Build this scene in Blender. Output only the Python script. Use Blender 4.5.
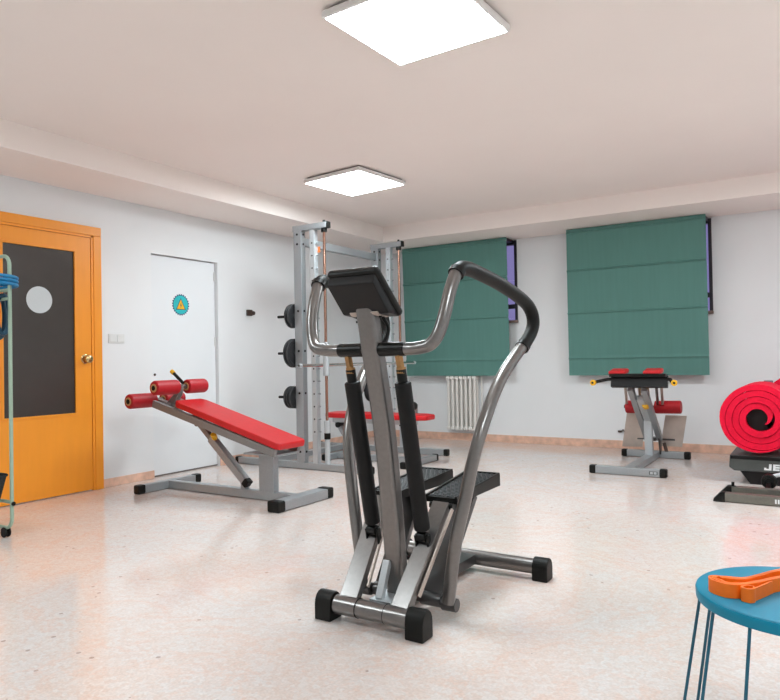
import bpy, bmesh, math, random
from mathutils import Vector, Matrix, Quaternion

for o in list(bpy.data.objects):
    bpy.data.objects.remove(o, do_unlink=True)
SC = bpy.context.scene
COL = SC.collection
random.seed(7)

# ------------------------------------------------------------------ camera
cam_d = bpy.data.cameras.new('camera')
cam = bpy.data.objects.new('camera', cam_d)
COL.objects.link(cam)
cam_d.sensor_fit = 'HORIZONTAL'
cam_d.sensor_width = 36.0
cam_d.lens = 685.0 / 780.0 * 36.0
cam_d.clip_start = 0.05
right = Vector((0.8468474, 0.5315359, -0.0178596))
upv = Vector((0.0222497, -0.0018568, 0.9997507))
back = Vector((0.5313703, -0.8470337, -0.0133990))
cm = Matrix((right, upv, back)).transposed().to_4x4()
cm.translation = Vector((0, 0, 1.0))
cam.matrix_world = cm
SC.camera = cam

# ------------------------------------------------------------------ world / exposure
w = bpy.data.worlds.new('evening_sky')
SC.world = w
w.use_nodes = True
w.node_tree.nodes['Background'].inputs[0].default_value = (0.40, 0.36, 0.72, 1)
w.node_tree.nodes['Background'].inputs[1].default_value = 0.6
SC.view_settings.view_transform = 'Standard'
SC.view_settings.look = 'None'
SC.view_settings.gamma = 1.0
SC.view_settings.use_curve_mapping = False
SC.view_settings.exposure = 0.0
LAMP_POWER = 40.0


# ------------------------------------------------------------------ materials
def lin(c):
    return tuple(((x / 255) / 12.92 if x / 255 <= 0.04045 else ((x / 255 + 0.055) / 1.055) ** 2.4) for x in c) + (1.0,)


def mat(name, rgb, rough=0.5, metal=0.0, noise=0.04, scale=40.0, bump=0.0, bump_scale=120.0, spec=0.5, coat=0.0, stretch=None):
    m = bpy.data.materials.new(name)
    m.use_nodes = True
    nt = m.node_tree
    b = nt.nodes['Principled BSDF']
    b.inputs['Roughness'].default_value = rough
    b.inputs['Metallic'].default_value = metal
    b.inputs['Specular IOR Level'].default_value = spec
    b.inputs['Coat Weight'].default_value = coat
    b.inputs['Coat Roughness'].default_value = 0.15
    tc = nt.nodes.new('ShaderNodeTexCoord')
    mp = nt.nodes.new('ShaderNodeMapping')
    if stretch:
        mp.inputs['Scale'].default_value = stretch
    nt.links.new(tc.outputs['Object'], mp.inputs['Vector'])
    n = nt.nodes.new('ShaderNodeTexNoise')
    n.inputs['Scale'].default_value = scale
    n.inputs['Detail'].default_value = 4
    nt.links.new(mp.outputs['Vector'], n.inputs['Vector'])
    r = nt.nodes.new('ShaderNodeValToRGB')
    c = lin(rgb)
    r.color_ramp.elements[0].position = 0.3
    r.color_ramp.elements[1].position = 0.7
    r.color_ramp.elements[0].color = tuple(x * (1 - noise) for x in c[:3]) + (1,)
    r.color_ramp.elements[1].color = tuple(min(1, x * (1 + noise)) for x in c[:3]) + (1,)
    nt.links.new(n.outputs['Fac'], r.inputs['Fac'])
    nt.links.new(r.outputs['Color'], b.inputs['Base Color'])
    if bump:
        n2 = nt.nodes.new('ShaderNodeTexNoise')
        n2.inputs['Scale'].default_value = bump_scale
        nt.links.new(mp.outputs['Vector'], n2.inputs['Vector'])
        bp = nt.nodes.new('ShaderNodeBump')
        bp.inputs['Strength'].default_value = bump
        bp.inputs['Distance'].default_value = 0.004
        nt.links.new(n2.outputs['Fac'], bp.inputs['Height'])
        nt.links.new(bp.outputs['Normal'], b.inputs['Normal'])
    return m


def emis(name, rgb, strength):
    m = bpy.data.materials.new(name)
    m.use_nodes = True
    b = m.node_tree.nodes['Principled BSDF']
    b.inputs['Base Color'].default_value = lin((240, 240, 240))
    b.inputs['Emission Color'].default_value = lin(rgb)
    b.inputs['Emission Strength'].default_value = strength
    return m


def floor_mat():
    m = bpy.data.materials.new('pink_terrazzo')
    m.use_nodes = True
    nt = m.node_tree
    N = nt.nodes.new
    L = nt.links.new
    b = nt.nodes['Principled BSDF']
    tc = N('ShaderNodeTexCoord')
    big = N('ShaderNodeTexNoise'); big.inputs['Scale'].default_value = 1.6; big.inputs['Detail'].default_value = 6
    big.inputs['Distortion'].default_value = 0.9
    L(tc.outputs['Object'], big.inputs['Vector'])
    r1 = N('ShaderNodeValToRGB')
    e = r1.color_ramp.elements
    e[0].position = 0.32; e[0].color = lin((221, 199, 187))
    e[1].position = 0.62; e[1].color = lin((211, 203, 199))
    L(big.outputs['Fac'], r1.inputs['Fac'])
    # fine aggregate mottle
    v = N('ShaderNodeTexVoronoi'); v.inputs['Scale'].default_value = 62
    L(tc.outputs['Object'], v.inputs['Vector'])
    hs = N('ShaderNodeValToRGB')
    e = hs.color_ramp.elements
    e[0].position = 0.0; e[0].color = lin((215, 193, 182))
    e[1].position = 1.0; e[1].color = lin((221, 216, 214))
    sep = N('ShaderNodeSeparateColor'); L(v.outputs['Color'], sep.inputs['Color'])
    L(sep.outputs['Red'], hs.inputs['Fac'])
    mx = N('ShaderNodeMix'); mx.data_type = 'RGBA'; mx.blend_type = 'MIX'; mx.inputs[0].default_value = 0.55
    L(r1.outputs['Color'], mx.inputs[6]); L(hs.outputs['Color'], mx.inputs[7])
    # dark chips
    v2 = N('ShaderNodeTexVoronoi'); v2.inputs['Scale'].default_value = 26
    L(tc.outputs['Object'], v2.inputs['Vector'])
    s2 = N('ShaderNodeSeparateColor'); L(v2.outputs['Color'], s2.inputs['Color'])
    gt = N('ShaderNodeMath'); gt.operation = 'GREATER_THAN'; gt.inputs[1].default_value = 0.965
    L(s2.outputs['Green'], gt.inputs[0])
    lt = N('ShaderNodeMath'); lt.operation = 'LESS_THAN'; lt.inputs[1].default_value = 0.22
    L(v2.outputs['Distance'], lt.inputs[0])
    mu = N('ShaderNodeMath'); mu.operation = 'MULTIPLY'
    L(gt.outputs[0], mu.inputs[0]); L(lt.outputs[0], mu.inputs[1])
    mu2 = N('ShaderNodeMath'); mu2.operation = 'MULTIPLY'; mu2.inputs[1].default_value = 0.5
    L(mu.outputs[0], mu2.inputs[0])
    mx2 = N('ShaderNodeMix'); mx2.data_type = 'RGBA'
    L(mu2.outputs[0], mx2.inputs[0]); L(mx.outputs[2], mx2.inputs[6]); mx2.inputs[7].default_value = lin((120, 92, 80))
    # salmon veins
    n3 = N('ShaderNodeTexNoise'); n3.inputs['Scale'].default_value = 1.1; n3.inputs['Detail'].default_value = 9
    n3.inputs['Roughness'].default_value = 0.62; n3.inputs['Distortion'].default_value = 2.2
    L(tc.outputs['Object'], n3.inputs['Vector'])
    r3 = N('ShaderNodeValToRGB')
    e = r3.color_ramp.elements
    e[0].position = 0.47; e[0].color = (0, 0, 0, 1)
    e[1].position = 0.5; e[1].color = (0.35, 0.35, 0.35, 1)
    x = e.new(0.53); x.color = (0, 0, 0, 1)
    L(n3.outputs['Fac'], r3.inputs['Fac'])
    mx3 = N('ShaderNodeMix'); mx3.data_type = 'RGBA'
    L(r3.outputs['Color'], mx3.inputs[0]); L(mx2.outputs[2], mx3.inputs[6]); mx3.inputs[7].default_value = lin((224, 184, 164))
    n5 = N('ShaderNodeTexNoise'); n5.inputs['Scale'].default_value = 110; n5.inputs['Detail'].default_value = 3
    L(tc.outputs['Object'], n5.inputs['Vector'])
    m5 = N('ShaderNodeMapRange'); m5.inputs[1].default_value = 0.3; m5.inputs[2].default_value = 0.7
    m5.inputs[3].default_value = 0.90; m5.inputs[4].default_value = 1.06
    L(n5.outputs['Fac'], m5.inputs[0])
    mx5 = N('ShaderNodeMix'); mx5.data_type = 'RGBA'; mx5.blend_type = 'MULTIPLY'; mx5.inputs[0].default_value = 1.0
    L(mx3.outputs[2], mx5.inputs[6]); L(m5.outputs[0], mx5.inputs[7])
    L(mx5.outputs[2], b.inputs['Base Color'])
    n4 = N('ShaderNodeTexNoise'); n4.inputs['Scale'].default_value = 6
    L(tc.outputs['Object'], n4.inputs['Vector'])
    mr = N('ShaderNodeMapRange'); mr.inputs[3].default_value = 0.07; mr.inputs[4].default_value = 0.17
    L(n4.outputs['Fac'], mr.inputs[0]); L(mr.outputs[0], b.inputs['Roughness'])
    b.inputs['Specular IOR Level'].default_value = 0.5
    return m


M_FLOOR = floor_mat()
M_WALL = mat('white_wall_paint', (236, 237, 238), 0.7, noise=0.012, scale=2.5, bump=0.12, bump_scale=260)
M_CEIL = mat('ceiling_paint', (252, 242, 236), 0.85, noise=0.01, scale=1.5)
M_BASE = mat('pink_marble', (228, 186, 163), 0.3, noise=0.16, scale=14)
M_ORANGE = mat('orange_door_lacquer', (250, 156, 42), 0.38, noise=0.02, scale=3, stretch=(1, 8, 1))
M_GLASSDK = mat('dark_door_glass', (66, 60, 56), 0.22, noise=0.05, scale=6)
M_FROST = mat('pale_sticker', (205, 210, 212), 0.5, noise=0.03, scale=200)
M_BRASS = mat('brass', (196, 170, 120), 0.25, 1.0)
M_WHITE = mat('white_plastic', (228, 228, 226), 0.4, noise=0.01)
M_DOORW = mat('white_door_paint', (234, 236, 238), 0.5, noise=0.01, scale=3)
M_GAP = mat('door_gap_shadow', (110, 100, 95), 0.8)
M_TEAL = mat('teal_sticker', (40, 186, 190), 0.5)
M_TEALD = mat('navy_print', (24, 70, 104), 0.5)
M_YELLOW = mat('yellow_plastic', (240, 180, 30), 0.4)
M_BLIND = mat('green_blind_cloth', (96, 139, 131), 0.85, noise=0.03, scale=5, stretch=(6, 1, 0.4), bump=0.15, bump_scale=9, spec=0.2)
M_DARKFR = mat('dark_window_frame', (44, 40, 48), 0.4)
M_SILL = mat('brown_sill', (126, 104, 94), 0.5)
M_RAD = mat('radiator_enamel', (232, 228, 222), 0.4, noise=0.01)
M_GUN = mat('satin_gunmetal', (128, 125, 123), 0.28, 0.85, noise=0.05, scale=60)
M_GUND = mat('dark_gunmetal', (92, 91, 91), 0.32, 0.85, noise=0.05, scale=60)
M_SILVER = mat('silver_grey_paint', (164, 168, 171), 0.38, 0.55, noise=0.05, scale=120)
M_SILVERB = mat('pale_silver_paint', (192, 197, 200), 0.35, 0.5, noise=0.04, scale=120)
M_ROD = mat('warm_reflection_chrome', (168, 130, 114), 0.2, 1.0, noise=0.08, scale=6)  # brown tint stands in for warm, dark reflections in the chrome rods
M_CHROME = mat('chrome', (215, 212, 208), 0.1, 1.0, noise=0.02)
M_BLACK = mat('black_plastic', (13, 13, 11), 0.35, spec=0.28, noise=0.08, scale=80)
M_RUBBER = mat('black_rubber', (13, 13, 10), 0.5, spec=0.28, noise=0.12, scale=90, bump=0.1)
M_FOAMB = mat('black_foam', (14, 14, 14), 0.55, spec=0.28, noise=0.15, scale=200, bump=0.25, bump_scale=300)
M_TREAD = mat('charcoal_tread', (44, 46, 48), 0.42, noise=0.08, scale=80)
M_GREYP = mat('mid_grey_paint', (136, 133, 131), 0.36, 0.35, noise=0.04)
M_PLATE = mat('cast_plate_rubber', (34, 34, 36), 0.42, noise=0.1)
M_RED = mat('red_vinyl', (200, 16, 24), 0.38, noise=0.04, scale=25, bump=0.06, bump_scale=60)
M_REDD = mat('deep_red_foam', (178, 14, 28), 0.5, noise=0.06, scale=60)
M_TAN = mat('tan_cardboard', (196, 150, 100), 0.7, noise=0.1)
M_GOLD = mat('brass_yellow_zinc', (168, 128, 84), 0.35, 0.8, noise=0.1)
M_STEEL = mat('brushed_steel_sheet', (196, 182, 172), 0.42, 0.5, noise=0.08, scale=12)
M_PINK = mat('crimson_foam_mat', (224, 4, 50), 0.75, noise=0.08, scale=45, bump=0.5, bump_scale=70, spec=0.25)
M_GREYM = mat('grey_foam', (110, 106, 116), 0.8, noise=0.1)
M_HULL = mat('charcoal_shell', (78, 82, 80), 0.4, noise=0.06)
M_HULLD = mat('black_shell', (20, 19, 20), 0.45, spec=0.28, noise=0.06)
M_OLIVE = mat('grey_olive_tube', (122, 120, 112), 0.38, 0.6, noise=0.06, scale=60)
M_LETTER = mat('white_lettering', (235, 238, 238), 0.5)
M_BLUE = mat('blue_lacquer', (0, 128, 158), 0.4, noise=0.02, scale=8, spec=0.3)
M_BLUEL = mat('blue_leg_lacquer', (12, 88, 110), 0.35, noise=0.04)
M_ORBAND = mat('orange_latex', (252, 114, 2), 0.5, noise=0.05, scale=60)
M_MINT = mat('mint_enamel', (158, 180, 160), 0.35, noise=0.03)
M_BLUEP = mat('blue_pad_foam', (14, 122, 172), 0.6, noise=0.08)
M_BLUED = mat('dark_blue_latex', (14, 62, 84), 0.5, noise=0.1)
M_STRAW = mat('straw_yellow', (206, 180, 110), 0.7, noise=0.15)
M_BASKET = mat('black_basket_weave', (34, 36, 40), 0.7, noise=0.3, scale=120, bump=0.8, bump_scale=90)
M_BROWN = mat('brown_plastic', (72, 54, 46), 0.5)
M_TAG = mat('orange_tag', (214, 120, 60), 0.5)
M_LAMPFR = mat('lamp_white_frame', (238, 236, 234), 0.4, noise=0.01)
M_GLASS = bpy.data.materials.new('window_glass')
M_GLASS.use_nodes = True
_b = M_GLASS.node_tree.nodes['Principled BSDF']
_b.inputs['Base Color'].default_value = (0.92, 0.90, 1.0, 1)
_b.inputs['Roughness'].default_value = 0.02
_b.inputs['Transmission Weight'].default_value = 1.0
_b.inputs['IOR'].default_value = 1.45


# ------------------------------------------------------------------ mesh builder
def spline(pts, n=8):
    P = [Vector(p) for p in pts]
    if n <= 1:
        return P
    Q = [2 * P[0] - P[1]] + P + [2 * P[-1] - P[-2]]
    out = []
    for i in range(1, len(Q) - 2):
        a, b, c, d = Q[i - 1], Q[i], Q[i + 1], Q[i + 2]
        for k in range(n):
            t = k / n
            out.append(0.5 * ((2 * b) + (c - a) * t + (2 * a - 5 * b + 4 * c - d) * t * t + (3 * b - a - 3 * c + d) * t ** 3))
    out.append(P[-1])
    return out


def frame(d, up=(0, 0, 1)):
    d = Vector(d).normalized()
    u = Vector(up)
    if abs(d.dot(u.normalized())) > 0.99:
        u = Vector((1, 0, 0))
    s = d.cross(u).normalized()
    return d, s, s.cross(d).normalized()


class MB:
    def __init__(self):
        self.bm = bmesh.new()

    def _merge(self, t):
        me = bpy.data.meshes.new('tmp')
        t.to_mesh(me)
        t.free()
        self.bm.from_mesh(me)
        bpy.data.meshes.remove(me)

    def box(self, c, s, rot=None, bev=0.0, seg=2):
        t = bmesh.new()
        bmesh.ops.create_cube(t, size=1)
        bmesh.ops.scale(t, vec=Vector(s), verts=t.verts)
        if bev > 0:
            bmesh.ops.bevel(t, geom=list(t.edges), offset=min(bev, 0.49 * min(s)), segments=seg, affect='EDGES', profile=0.5)
        mtx = Matrix.Translation(Vector(c))
        if rot is not None:
            mtx = mtx @ (rot.to_4x4() if isinstance(rot, Matrix) else rot)
        bmesh.ops.transform(t, matrix=mtx, verts=t.verts)
        self._merge(t)
        return self

    def span(self, lo, hi, bev=0.0, seg=2):
        lo, hi = Vector(lo), Vector(hi)
        return self.box((lo + hi) / 2, hi - lo, None, bev, seg)

    def bar(self, p0, p1, w, h, up=(0, 0, 1), bev=0.004, seg=2):
        p0, p1 = Vector(p0), Vector(p1)
        d, s, u = frame(p1 - p0, up)
        r = Matrix((s, d, u)).transposed()
        return self.box((p0 + p1) / 2, (w, (p1 - p0).length, h), r, bev, seg)

    def tube(self, pts, r, seg=16, closed=False, caps=True):
        pts = [Vector(p) for p in pts]
        n = len(pts)
        rad = r if isinstance(r, (list, tuple)) else [r] * n
        bm = self.bm
        rings = []
        d0 = (pts[1] - pts[0]).normalized()
        _, s, u = frame(d0)
        for i, p in enumerate(pts):
            if closed:
                d = (pts[(i + 1) % n] - pts[i - 1]).normalized()
            elif i == 0:
                d = d0
            elif i == n - 1:
                d = (pts[-1] - pts[-2]).normalized()
            else:
                d = (pts[i + 1] - pts[i - 1]).normalized()
            s = (s - d * s.dot(d)).normalized()
            u = d.cross(s).normalized()
            rings.append([bm.verts.new(p + (s * math.cos(a) + u * math.sin(a)) * rad[i]) for a in [2 * math.pi * k / seg for k in range(seg)]])
        m = n if closed else n - 1
        for i in range(m):
            A, B = rings[i], rings[(i + 1) % n]
            for k in range(seg):
                bm.faces.new((A[k], A[(k + 1) % seg], B[(k + 1) % seg], B[k]))
        if caps and not closed:
            bm.faces.new(list(reversed(rings[0])))
            bm.faces.new(rings[-1])
        return self

    def cyl(self, p0, p1, r, seg=24, r1=None, bev=0.0):
        p0, p1 = Vector(p0), Vector(p1)
        r1 = r if r1 is None else r1
        if bev <= 0:
            return self.tube([p0, p1], [r, r1], seg)
        d = (p1 - p0).normalized()
        b = bev
        return self.tube([p0, p0 + d * b * 0.3, p0 + d * b, p1 - d * b, p1 - d * b * 0.3, p1], [r - b, r - b * 0.3, r, r1, r1 - b * 0.3, r1 - b], seg)

    def prism(self, poly, o, ax, ay, az, depth, bev=0.0):
        """polygon in (ax, ay) about o, extruded along az by depth (centred)"""
        t = bmesh.new()
        o, ax, ay, az = Vector(o), Vector(ax), Vector(ay), Vector(az)
        lo = [t.verts.new(o + ax * p[0] + ay * p[1] - az * depth / 2) for p in poly]
        hi = [t.verts.new(o + ax * p[0] + ay * p[1] + az * depth / 2) for p in poly]
        n = len(poly)
        t.faces.new(lo)
        t.faces.new(list(reversed(hi)))
        for i in range(n):
            t.faces.new((lo[i], hi[i], hi[(i + 1) % n], lo[(i + 1) % n]))
        bmesh.ops.recalc_face_normals(t, faces=t.faces)
        if bev > 0:
            ed = [e for e in t.edges if len(e.link_faces) == 2 and e.calc_face_angle(0) > 0.6]
            bmesh.ops.bevel(t, geom=ed, offset=bev, segments=2, affect='EDGES', profile=0.5)
        self._merge(t)
        return self

    def loft(self, ra, rb):
        """two equal-length loops joined and capped"""
        bm = self.bm
        A = [bm.verts.new(Vector(p)) for p in ra]
        B = [bm.verts.new(Vector(p)) for p in rb]
        n = len(A)
        bm.faces.new(list(reversed(A)))
        bm.faces.new(B)
        for i in range(n):
            bm.faces.new((A[i], A[(i + 1) % n], B[(i + 1) % n], B[i]))
        return self

    def build(self, name, material, parent=None, smooth=True, angle=40):
        bm = self.bm
        bmesh.ops.recalc_face_normals(bm, faces=bm.faces)
        if parent is not None:
            off = root_of(parent).location.copy()
        else:
            xs = [v.co for v in bm.verts]
            lo = Vector((min(v.x for v in xs), min(v.y for v in xs), min(v.z for v in xs)))
            hi = Vector((max(v.x for v in xs), max(v.y for v in xs), max(v.z for v in xs)))
            off = Vector(((lo.x + hi.x) / 2, (lo.y + hi.y) / 2, lo.z))
        bmesh.ops.translate(bm, vec=-off, verts=bm.verts)
        me = bpy.data.meshes.new(name)
        bm.to_mesh(me)
        bm.free()
        me.materials.append(material)
        if smooth:
            for p in me.polygons:
                p.use_smooth = True
            me.set_sharp_from_angle(angle=math.radians(angle))
        o = bpy.data.objects.new(name, me)
        COL.objects.link(o)
        if smooth:
            wn = o.modifiers.new('weighted', 'WEIGHTED_NORMAL')
            wn.keep_sharp = True
            wn.weight = 80
        if parent is not None:
            o.parent = parent
        else:
            o.location = off
        return o


def build_each(mb, name, material, parent, smooth=True):
    """one object per loose piece of the mesh"""
    bm = mb.bm
    bm.verts.ensure_lookup_table()
    seen = set()
    groups = []
    for v in bm.verts:
        if v in seen:
            continue
        st_, g = [v], []
        seen.add(v)
        while st_:
            a = st_.pop()
            g.append(a)
            for e in a.link_edges:
                b_ = e.other_vert(a)
                if b_ not in seen:
                    seen.add(b_)
                    st_.append(b_)
        groups.append(g)
    for g in groups:
        m = MB()
        mp = {v: m.bm.verts.new(v.co) for v in g}
        for f in {f for v in g for f in v.link_faces}:
            m.bm.faces.new([mp[v] for v in f.verts])
        m.build(name, material, parent, smooth)
    bm.free()


def root_of(o):
    while o.parent is not None:
        o = o.parent
    return o


def tag(o, label, cat, group=None):
    o['label'] = label
    o['category'] = cat
    if group:
        o['group'] = group
    return o


def thing(name, loc, label, cat, group=None):
    o = bpy.data.objects.new(name, None)
    o.empty_display_size = 0.1
    COL.objects.link(o)
    o.location = loc
    return tag(o, label, cat, group)


def struct(name, mb, material, parent=None, smooth=False):
    o = mb.build(name, material, parent, smooth)
    if parent is None:
        o['kind'] = 'structure'
    return o


def copy_tree(o, parent=None):
    c = o.copy()
    COL.objects.link(c)
    if parent is not None:
        c.parent = parent
    for ch in o.children:
        copy_tree(ch, c)
    return c


# ================================================================== ROOM
XL, XR, YB, YF = -4.94, 1.7, 7.545, -2.2
ZS, ZC = 2.372, 2.55
T = 0.15
struct('floor', MB().span((XL - T, YF - T, -0.1), (XR + T, YB + T, 0)), M_FLOOR)
struct('ceiling', MB().span((XL - T, YF - T, ZC), (XR + T, YB + T, ZC + 0.12)), M_CEIL)
struct('wall_right', MB().span((XR, YF, 0), (XR + T, YB, ZC)), M_WALL)
struct('wall_front', MB().span((XL - T, YF - T, 0), (XR + T, YF, ZC)), M_WALL)
# left wall with the recess of the white door
D2a, D2b, D2h = 3.965, 4.745, 1.968
wl = MB()
wl.span((XL - T, YF, 0), (XL, D2a, ZC))
wl.span((XL - T, D2b, 0), (XL, YB + T, ZC))
wl.span((XL - T, D2a, D2h), (XL, D2b, ZC))
wl.span((XL - T, D2a, 0), (XL - 0.11, D2b, D2h))
struct('wall_left', wl, M_WALL)
# back wall with two window openings
W1a, W1b = -4.36, -2.965
W2a, W2b = -2.29, -0.895
Wz0, Wz1 = 1.41, 2.36
wb = MB()
wb.span((XL, YB, 0), (XR + T, YB + T, Wz0))
wb.span((XL, YB, Wz1), (XR + T, YB + T, ZC))
for a, b in ((XL, W1a), (W1b, W2a), (W2b, XR + T)):
    wb.span((a, YB, Wz0), (b, YB + T, Wz1))
struct('wall_back', wb, M_WALL)
# dropped soffits
struct('trim_1', MB().span((XL, YF, ZS), (-4.305, YB, ZC)), M_CEIL)
struct('trim_2', MB().span((-4.305, 6.762, ZS), (XR, YB, ZC)), M_CEIL)
# baseboards
struct('baseboard_left', MB().span((XL, 3.454, 0), (XL + 0.012, D2a, 0.068), 0.002), M_BASE)
struct('baseboard_far_left', MB().span((XL, D2b, 0), (XL + 0.012, YB - 0.012, 0.075), 0.002), M_BASE)
struct('baseboard_back', MB().span((XL, YB - 0.012, 0), (XR, YB, 0.085), 0.002), M_BASE)

# windows (frame + panes), seen at the right edge of each blind
for n, (a, b) in enumerate(((W1a, W1b), (W2a, W2b)), 1):
    f = MB()
    y0, y1 = YB - 0.012, YB + 0.055
    t = 0.032
    f.span((a, y0, Wz0 + 0.02), (a + t, y1, Wz1), 0.003)
    f.span((b - t, y0, Wz0 + 0.02), (b, y1, Wz1), 0.003)
    f.span((a + t, y0, Wz1 - 0.05), (b - t, y1, Wz1), 0.003)
    f.span((a + t, y0, 1.565), (b - t, y1, 1.615), 0.003)
    f.span(((a + b) / 2 - 0.03, y0, Wz0 + 0.05), ((a + b) / 2 + 0.03, y1, Wz1 - 0.05), 0.003)
    win = struct('window_%d' % n, f, M_DARKFR)
    MB().span((a + t, YB + 0.012, 1.615), (b - t, YB + 0.018, Wz1 - 0.05)).build('pane', M_GLASS, win, False)
    MB().span((a + t, YB + 0.012, Wz0 + 0.02), (b - t, YB + 0.018, 1.565)).build('lower_pane', M_GLASS, win, False)
    MB().span((a - 0.012, YB - 0.05, Wz0 - 0.012), (b + 0.004, YB + 0.06, Wz0 + 0.018), 0.004).build('sill', M_SILL, win)

# orange door
dr = MB()
jx = XL + 0.034
dr.span((XL - 0.02, 2.44, 0), (jx, 2.515, 2.03), 0.004)
dr.span((XL - 0.02, 3.382, 0), (jx, 3.452, 2.03), 0.004)
dr.span((XL - 0.02, 2.44, 2.03), (jx, 3.452, 2.102), 0.004)
dr.span((XL - 0.02, 2.515, 0), (XL + 0.028, 2.535, 2.03), 0.002)
dr.span((XL - 0.02, 3.362, 0), (XL + 0.028, 3.382, 2.03), 0.002)
dr.span((XL - 0.02, 2.515, 2.012), (XL + 0.028, 3.395, 2.03), 0.002)
door1 = struct('door_1', dr, M_ORANGE, smooth=True)
lf = MB()
g0, g1, gz0, gz1 = 2.66, 3.226, 0.62, 1.89
lx0, lx1 = XL + 0.002, XL + 0.022
lf.span((lx0, 2.538, 0.008), (lx1, g0, 2.009))
lf.span((lx0, g1, 0.008), (lx1, 3.359, 2.009))
lf.span((lx0, g0, 0.008), (lx1, g1, gz0))
lf.span((lx0, g0, gz1), (lx1, g1, 2.009))
leaf = lf.build('leaf', M_ORANGE, door1)
bd = MB()
for (a, b) in (((g0 - .012, gz0 - .012), (g1 + .012, gz0 + .006)), ((g0 - .012, gz1 - .006), (g1 + .012, gz1 + .012)),
               ((g0 - .012, gz0 + .006), (g0 + .006, gz1 - .006)), ((g1 - .006, gz0 + .006), (g1 + .012, gz1 - .006))):
    bd.span((XL + .012, a[0], a[1]), (XL + 0.027, b[0], b[1]), 0.002)
bd.build('glazing_bead', M_ORANGE, leaf)
MB().span((XL + 0.004, g0, gz0), (XL + 0.011, g1, gz1)).build('glass_pane', M_GLASSDK, leaf, False)
MB().cyl((XL + 0.0108, 2.941, 1.49), (XL + 0.013, 2.941, 1.49), 0.1, 48).build('round_decal', M_FROST, leaf)
kn = MB()
kn.tube([(XL + .017 + d, 3.306, 1.045) for d in (.004, .008, .012, .013, .035, .04, .048, .06, .068, .07)],
        [.038, .038, .032, .013, .013, .026, .033, .032, .022, .004], 24)
kn.build('door_knob', M_BRASS, leaf)

# white flush door
d2 = MB().span((XL - 0.1, D2a + 0.004, 0.012), (XL - 0.038, D2b - 0.006, D2h - 0.006), 0.001)
door2 = struct('door_2', d2, M_DOORW)
hg = MB()
for z in (0.35, 1.2, 1.83):
    hg.cyl((XL - 0.032, D2b - 0.012, z - .045), (XL - 0.032, D2b - 0.012, z + .045), 0.008, 10)
build_each(hg, 'hinge', M_WHITE, door2)
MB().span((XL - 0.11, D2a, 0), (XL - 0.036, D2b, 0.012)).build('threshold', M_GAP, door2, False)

st = thing('door_sticker', (XL - 0.0370, 4.32, 1.432), 'round teal sticker with toothed edge and yellow warning triangle on white door', 'sticker')
gp = []
for k in range(96):
    a = 2 * math.pi * k / 96
    r = 0.1 if (k // 2) % 2 else 0.09
    gp.append((r * math.cos(a), r * math.sin(a)))
AX, AY, AZ = (0, 1, 0), (0, 0, 1), (1, 0, 0)
MB().prism(gp, (XL - 0.0372, 4.32, 1.535), AX, AY, AZ, 0.0016).build('toothed_edge', M_TEALD, st, False)
MB().cyl((XL - 0.0375, 4.32, 1.535), (XL - 0.0358, 4.32, 1.535), 0.085, 48).build('disc', M_TEAL, st, False)
MB().prism([(-.058, -.046), (.058, -.046), (0, .062)], (XL - 0.0355, 4.32, 1.535), AX, AY, AZ, 0.001).build('triangle_border', M_TEALD, st, False)
MB().prism([(-.047, -.04), (.047, -.04), (0, .049)], (XL - 0.0348, 4.32, 1.535), AX, AY, AZ, 0.001).build('triangle', M_YELLOW, st, False)
b = MB().prism([(.004, .03), (-.009, -.004), (-.001, -.004), (-.004, -.03), (.009, .005), (.001, .005)], (XL - 0.0342, 4.32, 1.53), AX, AY, AZ, 0.001)
b.build('bolt_symbol', M_TEALD, st, False)

# switch plate, small wall fittings
sw = thing('light_switch', (XL, 3.603, 1.172), 'white double light switch plate beside the orange door', 'switch')
MB().span((XL, 3.528, 1.173), (XL + .009, 3.679, 1.25), 0.003).build('plate', M_WHITE, sw)
for k in range(2):
    MB().span((XL + .008, 3.537 + k * .07, 1.183), (XL + .014, 3.60 + k * .07, 1.24), 0.003).build('rocker', M_WHITE, sw)
wf = thing('wall_fitting', (XL, 5.178, 1.465), 'small brown wall fitting on the white wall behind the weight tower', 'wall fitting')
MB().span((XL, 5.13, 1.468), (XL + .03, 5.195, 1.53), 0.005).build('housing', M_BROWN, wf)
MB().cyl((XL + .012, 5.195, 1.499), (XL + .012, 5.232, 1.499), 0.022, 16, bev=.004).build('socket', M_BROWN, wf)
sc = MB().cyl((XL - .04, 4.02, .9), (XL - .034, 4.02, .9), 0.012, 12, bev=.002)
tag(sc.build('wall_screw', M_BROWN), 'dark screw head on white door left of the red foam rollers', 'screw')
hk = thing('cable_clip', (-1.82, YB - .002, 0.17), 'tiny dark cable clip low on back wall left of the hyperextension bench', 'clip')
MB().span((-1.855, YB - .02, .172), (-1.815, YB, .192), .003).build('clip_body', M_BROWN, hk)
MB().tube(spline([(-1.815, YB - .012, .182), (-1.80, YB - .014, .202), (-1.785, YB - .012, .172)], 5), .005, 8).build('wire_end', M_BROWN, hk)


# ------------------------------------------------------------------ ceiling lamps
def lamp(x, y, rot, label, gain=1.0):
    t = thing('ceiling_lamp', (x, y, 2.5), label, 'ceiling light', 'square ceiling light panels')
    s = 0.31
    f = MB()
    f.box((x, y, 2.52), (2 * s, 2 * s, 0.034), None, .008)
    fr = f.build('lamp_frame', M_LAMPFR, t)
    MB().box((x, y, 2.5025), (2 * s - .03, 2 * s - .03, .005), None, .002).build('diffuser', emis('lamp_diffuser', (236, 249, 254), LAMP_POWER * gain), t)
    MB().box((x, y, 2.5435), (2 * s - .05, 2 * s - .05, .013)).build('mounting_plate', M_DARKFR, t)  # dark colour stands in for the shadow line between lamp and ceiling
    t.rotation_euler.z = math.radians(rot)
    return t


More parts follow.
